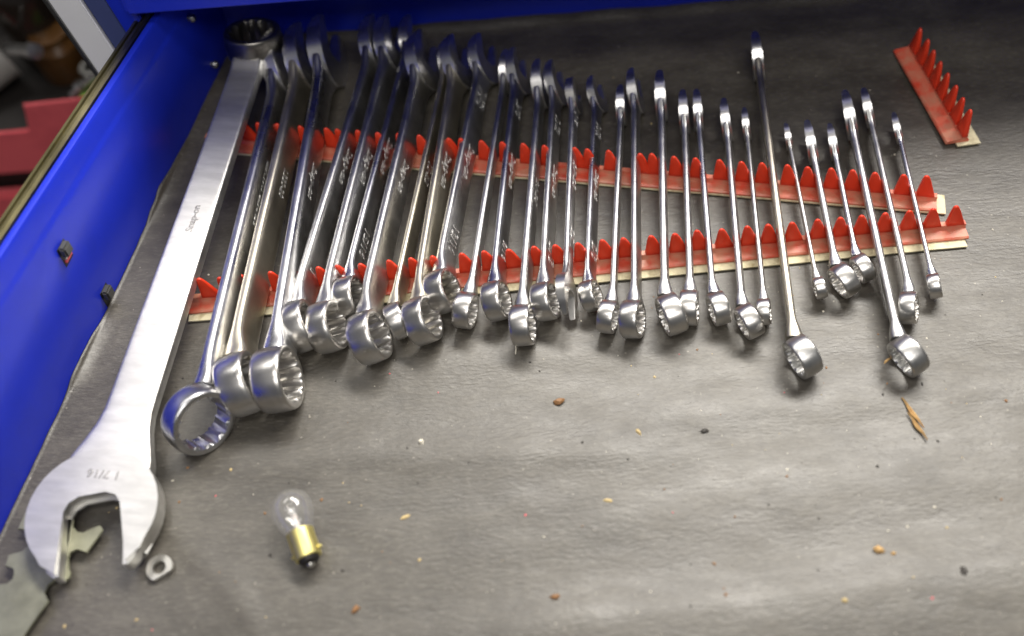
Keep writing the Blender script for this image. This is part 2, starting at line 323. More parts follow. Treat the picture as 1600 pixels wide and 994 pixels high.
prof = [(.0100, -.006, True), (.0100, .0005, True), (.0115, .0022, True), (.0135, .0022, True), (.0145, .0005, True), (.0145, -.003, True), (.0175, -.003, True), (.0185, -.001, True), (.0205, -.001, True), (.0210, -.004, True), (.0210, -.03, True), (.0100, -.03, True)]
wall_loft('slide_rail', prof, 'rail', -.30, LW-.02, drawer)
def addc(o, parent):
    o.parent = parent; o.matrix_parent_inverse = parent.matrix_world.inverted(); return o
# back wall
addc(box('back_wall', (-.30, .322, -.02), (.80, .330, .095), 'blue', None, .002), drawer)
c0, c1 = WM @ Vector((-.30, .009, 0)), WM @ Vector((LW, .009, 0))
addc(bm_obj('drawer_floor', prism_bm([(c0.x, c0.y), (.80, c0.y), (.80, .335), (c1.x, .335), (c1.x, c1.y)], -.03, -.0205, 0, lambda a, b_, h: (a, b_, h)), 'blue'), drawer)
# clips and rivets on the side wall
for i, p in enumerate(B['CLIP']):
    q = WM.inverted() @ Vector(p)
    cl = empty('slot_clip', p); addc(cl, drawer)
    sl = box('slot', (q.x-.0055, -.0002, q.z-.010), (q.x+.0055, .0006, q.z+.007), 'black', None, 0, WM); bpy.context.view_layer.update(); addc(sl, cl)
    bm = bmesh.new(); box_bm(bm, (q.x-.0050, -.0055, q.z-.001), (q.x+.0040, -.0004, q.z+.008), .0012, WM)
    addc(bm_obj('spring_tab', bm, 'clip'), cl)
    if i == 0:
        addc(box('divider_edge', (q.x-.004, -.0012, q.z-.0075), (q.x+.005, .0002, q.z-.0045), 'red_paint', None, .0003, WM), cl)
        addc(box('metal_edge', (q.x-.004, -.0018, q.z-.0042), (q.x+.005, .0002, q.z-.0028), 'bright', None, .0003, WM), cl)
for p in B['RIV']:
    q = WM.inverted() @ Vector(p)
    vs, fs = lathe([(.0001, -.006), (.002, -.006), (.0032, -.0045), (.0035, -.003), (.0022, -.003), (.0022, .0005)], 16)
    mm = WM @ Matrix.Translation((q.x, 0, q.z)) @ Matrix.Rotation(math.pi/2, 4, 'Z')
    addc(mesh_obj('rivet', [mm @ Vector(p_) for p_ in vs], fs, 'screw'), drawer)
# ------------------------------------------------------------------ rubber mat
ed = B['MATEDGE']
def edge_at(y):
    e = sorted(ed, key=lambda p: p[1])
    if y <= e[0][1]: return e[0][2]
    for p0, p1 in zip(e, e[1:]):
        if p0[1] <= y <= p1[1]:
            t = (y-p0[1])/(p1[1]-p0[1]); t = t*t*(3-2*t); return p0[2]*(1-t)+p1[2]*t
    return e[-1][2]
RID = [  # crest x0,y0,x1,y1, sigma back, sigma front, height
    (-.02, -.226, .40, -.204, .0185, .042, .0042), (.02, -.160, .40, -.140, .040, .030, .0008), (-.22, -.094, .06, -.112, .020, .014, .0020),
    (.10, -.085, .40, -.083, .028, .020, .0020), (-.05, -.135, .25, -.150, .03, .03, .0007), (-.16, -.030, .12, -.032, .02, .014, .0014),
    (-.24, -.12, -.17, -.20, .02, .012, .0012), (-.02, .262, .45, .240, .02, .014, .0016), (.15, .155, .45, .150, .02, .015, .0014)]
def mat_z(x, y):
    z = 0
    for x0, y0, x1, y1, sb, sf, h in RID:
        t = (x-x0)/(x1-x0); c = y0+(y1-y0)*t + .0035*noise.noise((x*14, y0*50, 1.3))
        fade = sstep(-.25, .15, t)*(1-sstep(.92, 1.3, t)); d = y-c
        z += h*fade*math.exp(-(d/(sb if d > 0 else sf))**2)
    z += .0007*noise.noise((x*11, y*18, 4)) + .00025*noise.noise((x*45, y*60, 7))
    ok = 1 - .8*sstep(-.005, .015, y)*(1-sstep(.20, .25, y))   # lies flat where the racks are glued on
    return (z*ok) - .0006
NX, NY = 330, 270
Y0, Y1, X1 = -.36, .3215, .62
vs, fs = [], []
cols = []
for j in range(NY+1):
    y = Y0+(Y1-Y0)*j/NY
    h = edge_at(y) + .0008*noise.noise((y*70, 0, 2))
    t = (y-ax_.y)/wd_.y; xw = ax_.x + wd_.x*t
    backrise = .005*sstep(.309, .3215, y)
    row = [(xw+.0004, y, h-.004), (xw+.0003, y, h), (xw+.0014, y, h+.0004), (xw+.0022, y, h*.60), (xw+.0042, y, h*.18+.0002)]
    xs = xw+.012
    for i in range(NX+1):
        x = xs+(X1-xs)*i/NX; br = backrise*(1+.5*noise.noise((x*16, 0, 5)))
        row.append((x, y, mat_z(x, y)*sstep(-.02, .03, x-xs)*1 + (h*.04)*(1-sstep(0, .02, x-xs)) + br))
    cols.append(row); vs += row
n = NX+6
for j in range(NY):
    for i in range(n-1): fs.append((j*n+i, j*n+i+1, (j+1)*n+i+1, (j+1)*n+i))
matobj = mesh_obj('rubber_mat', vs, fs, 'mat', None, 0); matobj.data.shade_smooth()
tag(matobj, 'worn dark grey rubber liner covering the drawer floor, wrinkled and dusty', 'mat', kind='structure')
# ------------------------------------------------------------------ the tool chest the drawer slides out of
chest = empty('tool_chest', (-.265, .222, .11)); tag(chest, 'blue tool chest body with silver corner trim above the open drawer', 'tool chest'); bpy.context.view_layer.update()
addc(box('upper_drawer_front', (-.2665, .2215, .110), (.80, .262, .232), 'blue', None, .003), chest)
addc(box('body', (-.262, .2625, .108), (.80, .66, .225), 'blue'), chest)
addc(box('back_panel', (-.262, .50, -.10), (.80, .51, .108), 'black'), chest)
def quadpost(name, a0, a1, b0, b1, y0, y1, mat):
    """leaning upright: bottom edge a0..a1 at z=-.25, top edge b0..b1 at z=.24"""
    vs = [(a0, y0, -.25), (a1, y0, -.25), (a1, y1, -.25), (a0, y1, -.25), (b0, y0, .24), (b1, y0, .24), (b1, y1, .24), (b0, y1, .24)]
    bm = bmesh.new(); v_ = [bm.verts.new(p) for p in vs]
    for f in ((0,3,2,1),(4,5,6,7),(0,1,5,4),(1,2,6,5),(2,3,7,6),(3,0,4,7)): bm.faces.new([v_[i] for i in f])
    bmesh.ops.bevel(bm, geom=bm.edges[:], offset=.001, segments=2, affect='EDGES')
    addc(bm_obj(name, bm, mat), chest)
quadpost('corner_trim', -.2605, -.2380, -.3415, -.3190, .232, .237, 'alu')
quadpost('corner_trim_lip', -.2640, -.2608, -.3450, -.3418, .2305, .237, 'screw')
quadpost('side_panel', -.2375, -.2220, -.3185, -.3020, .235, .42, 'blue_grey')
quadpost('front_frame', -.2215, -.2040, -.3015, -.2840, .233, .42, 'blue')
# ------------------------------------------------------------------ red comb racks
TP = [(-.0068, 0), (-.0057, .004), (-.0046, .009), (-.0034, .0143), (-.0024, .0178), (-.0011, .0196), (.0005, .0197), (.0017, .0184), (.0030, .0150), (.0045, .009), (.0057, .004), (.0068, 0)]
def tooth_mesh(lean, hs=1.):
    bm = bmesh.new(); L = []
    for y, s in ((-.0024, 1), (.0024, 1)):
        row = []
        for x, z in TP:
            k = 1-.55*(z/.0197)
            row.append(bm.verts.new((x + lean*z, y*k, z*hs)))
        L.append(row)
    n = len(TP)
    bm.faces.new(L[0]); bm.faces.new(L[1][::-1])
    for i in range(n):
        bm.faces.new((L[0][i], L[1][i], L[1][(i+1) % n], L[0][(i+1) % n]))
    bmesh.ops.recalc_face_normals(bm, faces=bm.faces)
    rim = [e for e in bm.edges if len(e.link_faces) == 2 and e.calc_face_angle(0) > 1.0]
    bmesh.ops.bevel(bm, geom=rim, offset=.0006, segments=1, affect='EDGES')
    bmesh.ops.recalc_face_normals(bm, faces=bm.faces)
    me = bpy.data.meshes.new('tooth'); bm.to_mesh(me); bm.free(); me.shade_smooth(); me.set_sharp_from_angle(angle=math.radians(45)); me.materials.append(M['red_plastic']); return me
def rack(p0, p1, tpos, lean, label, tapes, z=0., roll=0., depth=(0., .0165), ty=.0115, hs=1.):
    p0, p1 = Vector(p0), Vector(p1); d = p1-p0; L = d.length; d.normalize()
    mm = Matrix.Translation(p0+Vector((0, 0, z+.0016))) @ Matrix((d, Vector((-d.y, d.x, 0)), Vector((0, 0, 1)))).transposed().to_4x4() @ Matrix.Rotation(roll, 4, 'X')
    root = empty('comb_rack', mat=mm); tag(root, label, 'wrench rack', 'red plastic wrench racks')
    bm = bmesh.new()
    prof = [(depth[0], 0), (depth[0], .0014), (depth[0]+.0012, .0022), (ty-.0034, .0026), (ty-.0024, .0040), (ty-.0020, .0058), (ty+.0020, .0058), (ty+.0026, .0038), (depth[1]-.0008, .0024), (depth[1], .0012), (depth[1], 0)]
    S = 24; rows = [[bm.verts.new((L*i/S, y, z_)) for y, z_ in prof] for i in range(S+1)]
    for i in range(S):
        for j in range(len(prof)): bm.faces.new((rows[i][j], rows[i][(j+1) % len(prof)], rows[i+1][(j+1) % len(prof)], rows[i+1][j]))
    bm.faces.new(rows[0]); bm.faces.new(rows[-1][::-1])
    bm_obj('base_strip', bm, 'red_base', root, 25)
    for (x0, x1, y0, y1) in tapes:
        random.seed(int(L*1e5)); pts = []; K = 40
        for i in range(K+1): pts.append((x0+(x1-x0)*i/K, y0+random.uniform(-.0003, .0003)))
        for i in range(K+1): pts.append((x1-(x1-x0)*i/K+random.uniform(0, .0006), y1))
        bm_obj('adhesive_strip', prism_bm(pts, -.0013, -.0002, 0, lambda a, b_, h: (a, b_, h)), 'tape', root, 0)
    tm = tooth_mesh(lean, hs)
    for tx_ in tpos:
        o = link(bpy.data.objects.new('tooth', tm), root); o.location = (tx_ - lean*.0197, ty, .0050)
        o.rotation_euler = (random.uniform(-.03, .03), random.uniform(-.025, .025), 0)
    return root
rack(*B['RACKF'], B['TEETHF'], -.20, 'long red comb rack nearest the drawer front, on a cream adhesive strip', [(.002, .5605, -.0062, .015)])
rack(*B['RACKB'], B['TEETHB'], -.20, 'long slanting red comb rack behind the other, crossing under the wrench shafts', [(.010, .5745, -.0008, .018)])
pa, pb = Vector(B['RACKS'][0]), Vector(B['RACKS'][1])
rack(pb, pa, [.0062+.01385*q for q in range(8)], .02, 'short loose red comb rack with eight teeth and no wrenches', [(-.0035, .095, -.0085, .010)], .0008, 0, (0., .0185), .0045, 1.15)
# ------------------------------------------------------------------ wrenches
def beam_mesh(P, seg=20, npts=24):
    """sections list of (x, y offset, half width z, half thickness y, exponent)"""
    vs, fs = [], []; n = npts
    for (x, yo, hw, ht, ex) in P:
        for k in range(n):
            t = 2*math.pi*k/n; c, s = math.cos(t), math.sin(t)
            vs.append((x, yo + ht*math.copysign(abs(c)**(2/ex), c), hw*math.copysign(abs(s)**(2/ex), s)))
    for i in range(len(P)-1):
        for k in range(n): fs.append((i*n+k, i*n+(k+1) % n, (i+1)*n+(k+1) % n, (i+1)*n+k))
    fs.append(tuple(range(n))[::-1]); fs.append(tuple(range((len(P)-1)*n, len(P)*n)))
    return vs, fs
def ring_mesh(Ro, Ri, Rx, h, seg=120):
    """box end about local Y; twelve-point bore"""
    prof = [(.0, 0)]
    out = []
    for k in range(9):
        t = -1+2*k/8; out.append((Ro*(1-.028*t*t), .86*h*t))
    outer = [(Ro*.94, -.975*h)] + out + [(Ro*.94, .975*h)]
    vs, fs = [], []
    def rin(th, extra=0):
        u = (th/(2*math.pi)*12) % 1; tri = 1-abs(2*u-1)
        return Ri+(Rx-Ri)*tri**.8+extra
    rows = []
    for r, a in outer: rows.append(lambda th, r=r, a=a: (r, a))
    mid = (Ro+Rx)/2
    rows.append(lambda th: (mid*1.02, h)); rows.append(lambda th: (Rx*1.06, h))
    rows.append(lambda th: (max(rin(th), Rx*.985), h*.96)); rows.append(lambda th: (rin(th), h*.80)); rows.append(lambda th: (rin(th), 0))
    rows.append(lambda th: (rin(th), -h*.80)); rows.append(lambda th: (max(rin(th), Rx*.985), -h*.96)); rows.append(lambda th: (Rx*1.06, -h)); rows.append(lambda th: (mid*1.02, -h))
    for f in rows:
        for k in range(seg):
            th = 2*math.pi*k/seg; r, a = f(th); vs.append((r*math.cos(th), a, r*math.sin(th)))
    n = len(rows)
    for i in range(n):
        j = (i+1) % n
        for k in range(seg): fs.append((i*seg+k, i*seg+(k+1) % seg, j*seg+(k+1) % seg, j*seg+k))
    return vs, fs
def jaw_outline(Rh, a, back, tip=.95, side=1):
    pts = []
    for k in range(29):
        t = math.radians(44+272*k/28); rr = Rh*(1+.0*math.cos(t)); pts.append((rr*math.cos(t), rr*math.sin(t)))
    pts += [(.86*Rh, -.64*Rh), (tip*Rh, -.55*Rh if a < .53*Rh else -a-.04*Rh), (tip*Rh, -a), (-back+.5*a, -a), (-back+.18*a, -.82*a), (-back, -.45*a), (-back, .45*a), (-back+.18*a, .82*a), (-back+.5*a, a), (tip*Rh, a), (tip*Rh, .55*Rh if a < .53*Rh else a+.04*Rh), (.86*Rh, .64*Rh)]
    return pts
def jaw_bm(Rh, a, back, th, ang, cx, cy, bev, taper=True):
    ca, sa = math.cos(ang), math.sin(ang)
    def fm(p, q_, h):
        k = 1 - .42*min(1, max(0, p/Rh + .1))
        return (cx + p*ca - q_*sa, cy + h*(k if taper else 1), p*sa + q_*ca)
    return prism_bm(jaw_outline(Rh, a, back), -th/2, th/2, bev, fm)
def frame(P, X, Y, Z):
    return Matrix.Translation(P) @ Matrix((Vector(X), Vector(Y), Vector(Z))).transposed().to_4x4()
def add_text(root, items, t, w, mat='stamp'):
    for s, u, ln in items:
        snap = s == 'Snap-on'
        me = text_mesh(s, ln, .45 if snap else .12)
        ys = [v_.co.y for v_ in me.vertices]; hh = max(ys)-min(ys); k = min(1, .62*w/hh) if hh > 0 else 1
        for v_ in me.vertices:
            x, y, z = v_.co; v_.co = (u-x, -(t/2) + .00006 - z*.6, -y*k)
        me.materials.append(M[mat])
        link(bpy.data.objects.new('maker_mark' if snap else 'size_stamp', me), root)
def wrench(P, X, Y, Z, L, OD, sg, al, kb, tx, label, mats):
    root = empty('combination_wrench', mat=frame(P, X, Y, Z)); tag(root, label, 'wrench', 'combination wrenches standing in the racks')
    R = OD/2; w = .60*OD; t = .205*OD; hr = (.235 if OD < .0455 else .175)*OD; Rh = .67*OD; th = .29*OD
    k = kb*R; ta = math.tan(math.radians(al)); off0 = sg*ta*k/2
    off = lambda u: sg*ta*k/2*max(0, 1-u/k)**2     # the neck bends aside towards the offset box end
    S = []
    us = [R*.80, R*.9, R*1.0, R*1.1, R*1.22, R*1.36, R*1.55, R*1.8, R*2.2, R*2.7, R*3.3]
    ue = L-Rh*.55
    us += [us[-1]+(ue-Rh*1.6-us[-1])*i/14 for i in range(1, 15)]
    us += [ue-Rh*q for q in (1.2, .9, .65, .45, .3, .15, 0)]
    for u in us:
        fr = u/L
        hw = .5*w*(1.0 + .06*math.cos(math.pi*fr)) * (1-.10*sstep(.0, 2.2*R, 2.6*R-u)) 
        hw += (.62*R-hw)*(1-sstep(.82*R, 1.30*R, u))
        ht = .5*t + (hr*.86-.5*t)*(1-sstep(.92*R, 2.0*R, u))
        e = ue-u
        hw += (.70*Rh-hw)*(1-sstep(0, .95*Rh, e)); ht += (.40*th-ht)*(1-sstep(0, 1.0*Rh, e))
        S.append((u, off(u), hw, ht, 3.7))
    mesh_obj('beam', *beam_mesh(S), mats[0], root, 50)
    vs, fs = ring_mesh(R, .355*OD, .402*OD, hr)
    rm = Matrix.Translation((0, off0, 0)) @ Matrix.Rotation(math.radians(-sg*al), 4, 'Z')
    mesh_obj('box_end', [rm @ Vector(p) for p in vs], fs, mats[1], root, 35)
    bm = jaw_bm(Rh, .325*OD, .24*Rh, th, math.radians(15), L, off(L), .10*th)
    bm_obj('open_end', bm, 'jaw', root, 40)
    shift = off(L)
    n0 = len(root.children)
    add_text(root, tx, t, w)
    for o in root.children:
        if o.name.startswith(('maker', 'size')): o.location.y = shift
    return root
LB = {
 1: 'largest ring wrench, box end lying open towards the viewer, next to the flat wrench',
 2: 'thick wrench with olive sheen, its box end tucked behind the widest upright box end',
 3: 'dark-faced thick wrench with the widest upright box end, red reflected along its edge',
 4: 'wrench with size 1 stamp, left one of the touching pair of box ends',
 5: 'wrench with size 1 stamp, right one of the touching pair of box ends',
 6: 'dark wrench stamped 15/16, its box end pushed back between bigger ones',
 7: 'wide grey wrench whose box end reaches lowest just right of the 15/16 wrench',
 8: 'slim olive wrench with narrow box end, left of the broad olive wrench',
 9: 'broad olive-tinted wrench with twelve-point box end, directly right of the slim olive one',
 10: 'broad wrench stamped 13/16 with its box end high against the front rack',
 11: 'slim plain wrench directly right of the 13/16 wrench, small box end',
 12: 'wrench stamped 9/16 with script maker mark and small open jaws, over the front rack',
 13: 'narrow wrench whose box end hangs lowest in the middle, above a bit of white fibre',
 14: 'wrench with 5/8 stamp left of the double open ended wrench',
 16: 'short wrench with 5/8 stamp right of the double open ended wrench',
 17: 'slim wrench whose box end overlaps the left side of a satin one near the centre',
 18: 'satin wrench near the centre showing a twelve-point hole on its right side',
 19: 'bright wrench right of centre, hole facing left, touching a narrower box end',
 20: 'slim wrench whose narrow box end is tucked against the right of a bright one',
 21: 'slim wrench standing alone with small tilted box end, right of a touching pair',
 22: 'wrench with bright box end overlapping a tiny one on its right',
 23: 'thin wrench with tiny box end half hidden behind a brighter one',
 24: 'long satin wrench reaching farthest back on the right side, box end far forward',
 25: 'shortest thin wrench with tiny box end right of the long satin wrench',
 26: 'short wrench with wide bright box end on the front rack, right side',
 27: 'very short wrench whose box end sits highest, touching the front rack strip',
 28: 'long wrench at the right with its box end lowest, hole facing left',
 29: 'wrench second from the right end, box end above the lowest one',
 30: 'rightmost wrench, thin with a small plain box end'}
MT = {1: ('chrome', 'chrome'), 2: ('chrome_olive', 'ring'), 3: ('chrome', 'ring'), 6: ('chrome', 'ring'), 8: ('chrome_olive', 'ring'), 9: ('chrome_olive', 'ring'), 10: ('satin', 'ring'), 18: ('satin', 'ring'),
      24: ('chrome_olive', 'satin'), 28: ('satin', 'satin'), 12: ('chrome', 'ring'), 16: ('chrome', 'ring')}
for (k, P, X, Y, Z, L, OD, sg, al, kb, tx) in B['WR']:
    wrench(P, X, Y, Z, L, OD, sg, al, kb, tx, LB[k], MT.get(k, ('satin' if k % 3 else 'chrome', 'ring')))
# double open-ended wrench
P, X, Y, Z, L, OD, tx = B['DW']
root = empty('open_ended_wrench', mat=frame(P, X, Y, Z)); tag(root, 'double open ended wrench between box ends, its near jaws open on the front rack strip', 'wrench')
Rh = .66*OD; t = .21*OD; w = .5*OD; th = .27*OD
S = []
for i in range(31):
    u = Rh*.5+(L-Rh)*i/30; e = min(u-Rh*.5, L-Rh*.5-u)
    S.append((u, 0, .5*w+(.66*Rh-.5*w)*(1-sstep(0, Rh*.95, e)), .5*t+(.40*th-.5*t)*(1-sstep(0, Rh, e)), 3))
mesh_obj('beam', *beam_mesh(S), 'satin', root, 50)
rj = jaw_bm(Rh, .33*OD, .20*Rh, th, math.radians(180+22), 0, 0, .1*th); bm_obj('open_end', rj, 'ring', root, 40)
rj = jaw_bm(Rh*.92, .29*OD, .20*Rh, th, math.radians(-15), L, 0, .1*th); bm_obj('open_end', rj, 'ring', root, 40)
add_text(root, tx, t, w)
# the big flat wrench
P, X, Y, Z, L = B['BIG']
root = empty('combination_wrench', mat=frame(P, X, Y, Z)); tag(root, 'biggest wrench, satin silver, lying flat at the left with its wide jaws nearest', 'wrench')
Rr, Rh, th, t = .0235, .0405, .0145, .0105
S = []
us = [Rr*.80, Rr*.9, Rr, Rr*1.12, Rr*1.3, Rr*1.5, Rr*1.8] ; ue = L-.024
us += [us[-1]+(ue-us[-1])*i/30 for i in range(1, 31)]
for u in us:
    fr = u/L
    hw = .0120+.0042*sstep(.05, .95, fr)
    e = ue-u; hw += (.0285-hw)*(1-sstep(0, .055, e))**1.5
    ht = .5*t+(.0080-.5*t)*(1-sstep(Rr*.9, Rr*1.5, u)); ht += (.46*th-ht)*(1-sstep(.0, .03, e))
    S.append((u, -.0005, hw, ht, 9))
mesh_obj('beam', *beam_mesh(S, npts=40), 'big', root, 35)
vs, fs = ring_mesh(Rr, .0168, .0188, .0105)
rm = Matrix.Translation((0, .0045, 0)) @ Matrix.Rotation(math.radians(15), 4, 'Z')
mesh_obj('box_end', [rm @ Vector(p) for p in vs], fs, 'dull', root, 35)
bm_obj('open_end', jaw_bm(Rh, .0190, .0120, th, math.radians(-17), L, 0, .0018, False), 'big', root, 40)
me = text_mesh('Snap-on', .0235, .0, .00018)
for v_ in me.vertices:
    x, y, z = v_.co; v_.co = (B['BIGU']-x, t/2-.0005+.00005+z*.5, y)
me.materials.append(M['stamp_dark']); big_mark = link(bpy.data.objects.new('maker_mark', me), root)
me = text_mesh('1 7/16', .0200, .0, .0002)
for v_ in me.vertices:
    x, y, z = v_.co; v_.co = (L-.0235+y*.9, th/2+.00005+z*.5, x)
me.materials.append(M['stamp_dark']); link(bpy.data.objects.new('size_stamp', me), root)
# ------------------------------------------------------------------ notched zinc plate, lock washer, bulb
root = empty('notched_plate', B['PLATE'][20]); tag(root, 'flat grey sheet metal plate with notched edges under the big open jaws', 'metal plate')
pts = [(p[0]-root.location.x, p[1]-root.location.y) for p in B['PLATE']]
bm_obj('plate', prism_bm(pts, .0012, .0034, .0004, lambda a, b_, h: (a, b_, h)), 'zinc', root, 30)
p = Vector(B['PTS']['washer'])
def cut_washer():
    bm = bmesh.new(); seg = 48; rows = [[], [], [], []]
    for k in range(seg):
        t = 2*math.pi*k/seg; ro = .0080; c, s = math.cos(t), math.sin(t)
        if c > .70: ro = .0056/c
        for r_, (r, z) in zip(rows, ((.0041, 0), (ro, 0), (ro, .0026), (.0041, .0026))): r_.append(bm.verts.new((r*c, r*s, z)))
    for i in range(4):
        for k in range(seg): bm.faces.new((rows[i][k], rows[i][(k+1) % seg], rows[(i+1) % 4][(k+1) % seg], rows[(i+1) % 4][k]))
    bmesh.ops.bevel(bm, geom=[e for e in bm.edges if e.calc_face_angle(0) > 1], offset=.0004, segments=2, affect='EDGES')
    return bm
o = bm_obj('washer', cut_washer(), 'bright', None, 40); o.location = p+Vector((0, 0, .0012)); o.rotation_euler = (.10, .05, math.radians(-62))
tag(o, 'small bright steel washer with one flat side, on the mat beside the big jaws', 'washer')
a_, b_ = Vector(B['PTS']['bulbtop']), Vector(B['PTS']['bulbbot'])
GR = .0131; d = (b_-a_); d.z = 0; d.normalize(); d = (d+Vector((0, 0, -.13))).normalized()
pc = Vector(a_)+Vector((0, 0, GR))+Vector((d.x, d.y, 0))*.0165
yv = Vector((0, 0, 1)).cross(d).normalized(); mm = Matrix.Translation(pc) @ Matrix((d, yv, d.cross(yv))).transposed().to_4x4() @ Matrix.Rotation(math.radians(20), 4, 'X')
root = empty('light_bulb', mat=mm); tag(root, 'small clear glass car bulb with brass bayonet base lying on the mat', 'light bulb')
prof = [(.0002, -GR)] + [(GR*math.sin(math.radians(q)), -GR*math.cos(math.radians(q))) for q in range(12, 100, 11)] + [(.0125, .0045), (.0112, .0085), (.0096, .0122), (.0084, .0152), (.0079, .019)]
mesh_obj('glass', *lathe(prof, 40), 'glass', root, 60)
base = mesh_obj('base', *lathe([(.0078, .0150), (.0083, .0147), (.0085, .0153), (.0083, .0165), (.0082, .0315), (.0078, .0325), (.0058, .0327)], 40), 'brass', root, 35)
mesh_obj('insulator', *lathe([(.0066, .0322), (.0064, .0340), (.0050, .0356), (.0028, .0364), (.0001, .0366)], 32), 'black', root, 40)
mesh_obj('contact', *lathe([(.0026, .0362), (.0024, .0374), (.0014, .0381), (.0001, .0383)], 20), 'bright', root, 60)
for s, ax2 in ((1, .0290), (-1, .0275)):
    vs, fs = lathe([(.0010, 0), (.0011, .0018), (.0008, .0024), (.0001, .0025)], 14)
    rm = Matrix.Translation((ax2, s*.0079, 0)) @ Matrix.Rotation(s*math.pi/2, 4, 'Z'); mesh_obj('bayonet_pin', [rm @ Vector(q) for q in vs], fs, 'brass', root, 40)
mesh_obj('glass_stem', *lathe([(.0034, .018), (.0020, .012), (.0015, .007), (.0020, .004), (.0010, .0030), (.0001, .0029)], 18), 'stem', root, 50)
def wire(pts, r=.00028):
    cu = bpy.data.curves.new('w', 'CURVE'); cu.dimensions = '3D'; cu.bevel_depth = r; cu.bevel_resolution = 1
    sp = cu.splines.new('POLY'); sp.points.add(len(pts)-1)
    for q, c in zip(sp.points, pts): q.co = (*c, 1)
    o = bpy.data.objects.new('w', cu); col.objects.link(o); bpy.context.view_layer.update()
    me = bpy.data.meshes.new_from_object(o.evaluated_get(bpy.context.evaluated_depsgraph_get())); bpy.data.objects.remove(o); return me
for s in (-1, 1):
    me = wire([(.004, s*.0012, 0), (-.001, s*.0032, 0), (-.0045, s*.0036, 0)], .0003); me.materials.append(M['filament']); link(bpy.data.objects.new('support_wire', me), root)
me = wire([(-.0045+.0004*math.sin(i*1.9), -.0036+.0072*i/24, .0004*math.cos(i*1.9)) for i in range(25)], .00022); me.materials.append(M['filament']); link(bpy.data.objects.new('filament', me), root)
# ------------------------------------------------------------------ bits lying on the mat
def chip(name, p, size, mat, seed, label, cat, rot=0.):
    random.seed(seed); bm = bmesh.new(); n = 7; L = []
    for z, k in ((0, 1), (.55, .85), (1, .45)):
        L.append([bm.verts.new((size[0]*.5*k*math.cos(6.283*i/n)*r, size[1]*.5*k*math.sin(6.283*i/n)*r, size[2]*z)) for i, r in enumerate(random.uniform(.65, 1.25) for _ in range(n))])
    for i in range(2):
        for k in range(n): bm.faces.new((L[i][k], L[i][(k+1) % n], L[i+1][(k+1) % n], L[i+1][k]))
    bm.faces.new(L[0][::-1]); bm.faces.new(L[2])
    o = bm_obj(name, bm, mat, None, 0); o.location = (p[0], p[1], mat_z(p[0], p[1])-.0001); o.rotation_euler = (0, 0, rot)
    return tag(o, label, cat)
T = B['PTS']
chip('bark_chip', T['brown'], (.0085, .0058, .0030), 'crumb_brown', 3, 'brown bark-like chip on the mat below the middle wrenches', 'chip', .3)
chip('pebble', T['white'], (.0042, .0042, .0022), 'crumb_white', 4, 'tiny cream pebble left of the brown chip', 'pebble')
chip('crumb', T['yel'], (.0026, .0055, .0014), 'crumb_yellow', 5, 'yellow crumb right of and below the brown chip', 'crumb', .5)
chip('crumb', T['amber'], (.0075, .0050, .0030), 'wood', 6, 'amber crumb at the edge of the bright mat ridge at lower right', 'crumb', -.4)
chip('crumb', T['amber2'], (.0040, .0026, .0016), 'wood', 7, 'smaller amber crumb just right of the bigger amber one', 'crumb', .2)
chip('crumb', T['green'], (.0070, .0040, .0020), 'crumb_brown', 8, 'olive brown crumb near the bottom edge right of the bulb', 'crumb', .9)
chip('crumb', T['dark'], (.0070, .0036, .0014), 'crumb_dark', 9, 'black crumb on the mat below the centre right wrenches', 'crumb', .2)
chip('crumb', T['dark2'], (.0050, .0060, .0014), 'crumb_dark', 10, 'black crumb on the bright mat ridge at lower right', 'crumb', .2)
chip('wood_shaving', T['tan'], (.0070, .0026, .0010), 'crumb_yellow', 11, 'tan shaving in the middle of the empty mat', 'shaving', -.2)
chip('wood_shaving', T['tan2'], (.0075, .0030, .0010), 'crumb_yellow', 12, 'tan shaving right of the bulb', 'shaving', .35)
chip('crumb', T['tan3'], (.0070, .0040, .0020), 'crumb_brown', 13, 'olive crumb near the bottom edge at centre', 'crumb', .1)
chip('crumb', T['tan4'], (.0036, .0036, .0016), 'crumb_yellow', 14, 'small yellow crumb near the bottom edge at right', 'crumb', .1)
chip('straw_bit', T['straw'], (.0070, .0018, .0010), 'wood', 15, 'short orange straw bit left of the lowest box end', 'straw', .6)
s0, s1 = Vector(T['splinter0']), Vector(T['splinter1']); d = s1-s0; L = d.length; d.normalize()
bm = bmesh.new()
for (a, b2, c, wdt) in ((0, .74, 0, .0026), (.33, 1, -.0030, .0024)):
    K = 8; rows = []
    for i in range(K+1):
        t = i/K; x = L*(a+(b2-a)*t); hwid = wdt*.5*math.sin(math.pi*min(1, max(.05, t*.96+.03)))**.6*(1+.2*math.sin(i*5.1)); yy = c+.0003*math.sin(i*1.3)
        rows.append([bm.verts.new((x, yy-hwid, .0003)), bm.verts.new((x, yy, .0015)), bm.verts.new((x, yy+hwid, .0003))])
    for i in range(K):
        bm.faces.new((rows[i][0], rows[i][1], rows[i+1][1], rows[i+1][0])); bm.faces.new((rows[i][1], rows[i][2], rows[i+1][2], rows[i+1][1])); bm.faces.new((rows[i][2], rows[i][0], rows[i+1][0], rows[i+1][2]))
o = bm_obj('wood_splinter', bm, 'wood', None, 0); o.location = (s0.x, s0.y, mat_z(s0.x, s0.y)+.0004); o.rotation_euler = (0, .0, math.atan2(d.y, d.x))
tag(o, 'split orange brown wood splinter on the mat at the right', 'splinter')
me = wire([(0, 0, .001), (.0004, -.004, .0022), (-.0002, -.008, .0012)], .0004); me.materials.append(M['crumb_white']); o = link(bpy.data.objects.new('white_fibre', me)); o.location = T['fiber']
tag(o, 'short white fibre below the lowest hanging box end in the middle', 'fibre')
random.seed(77)
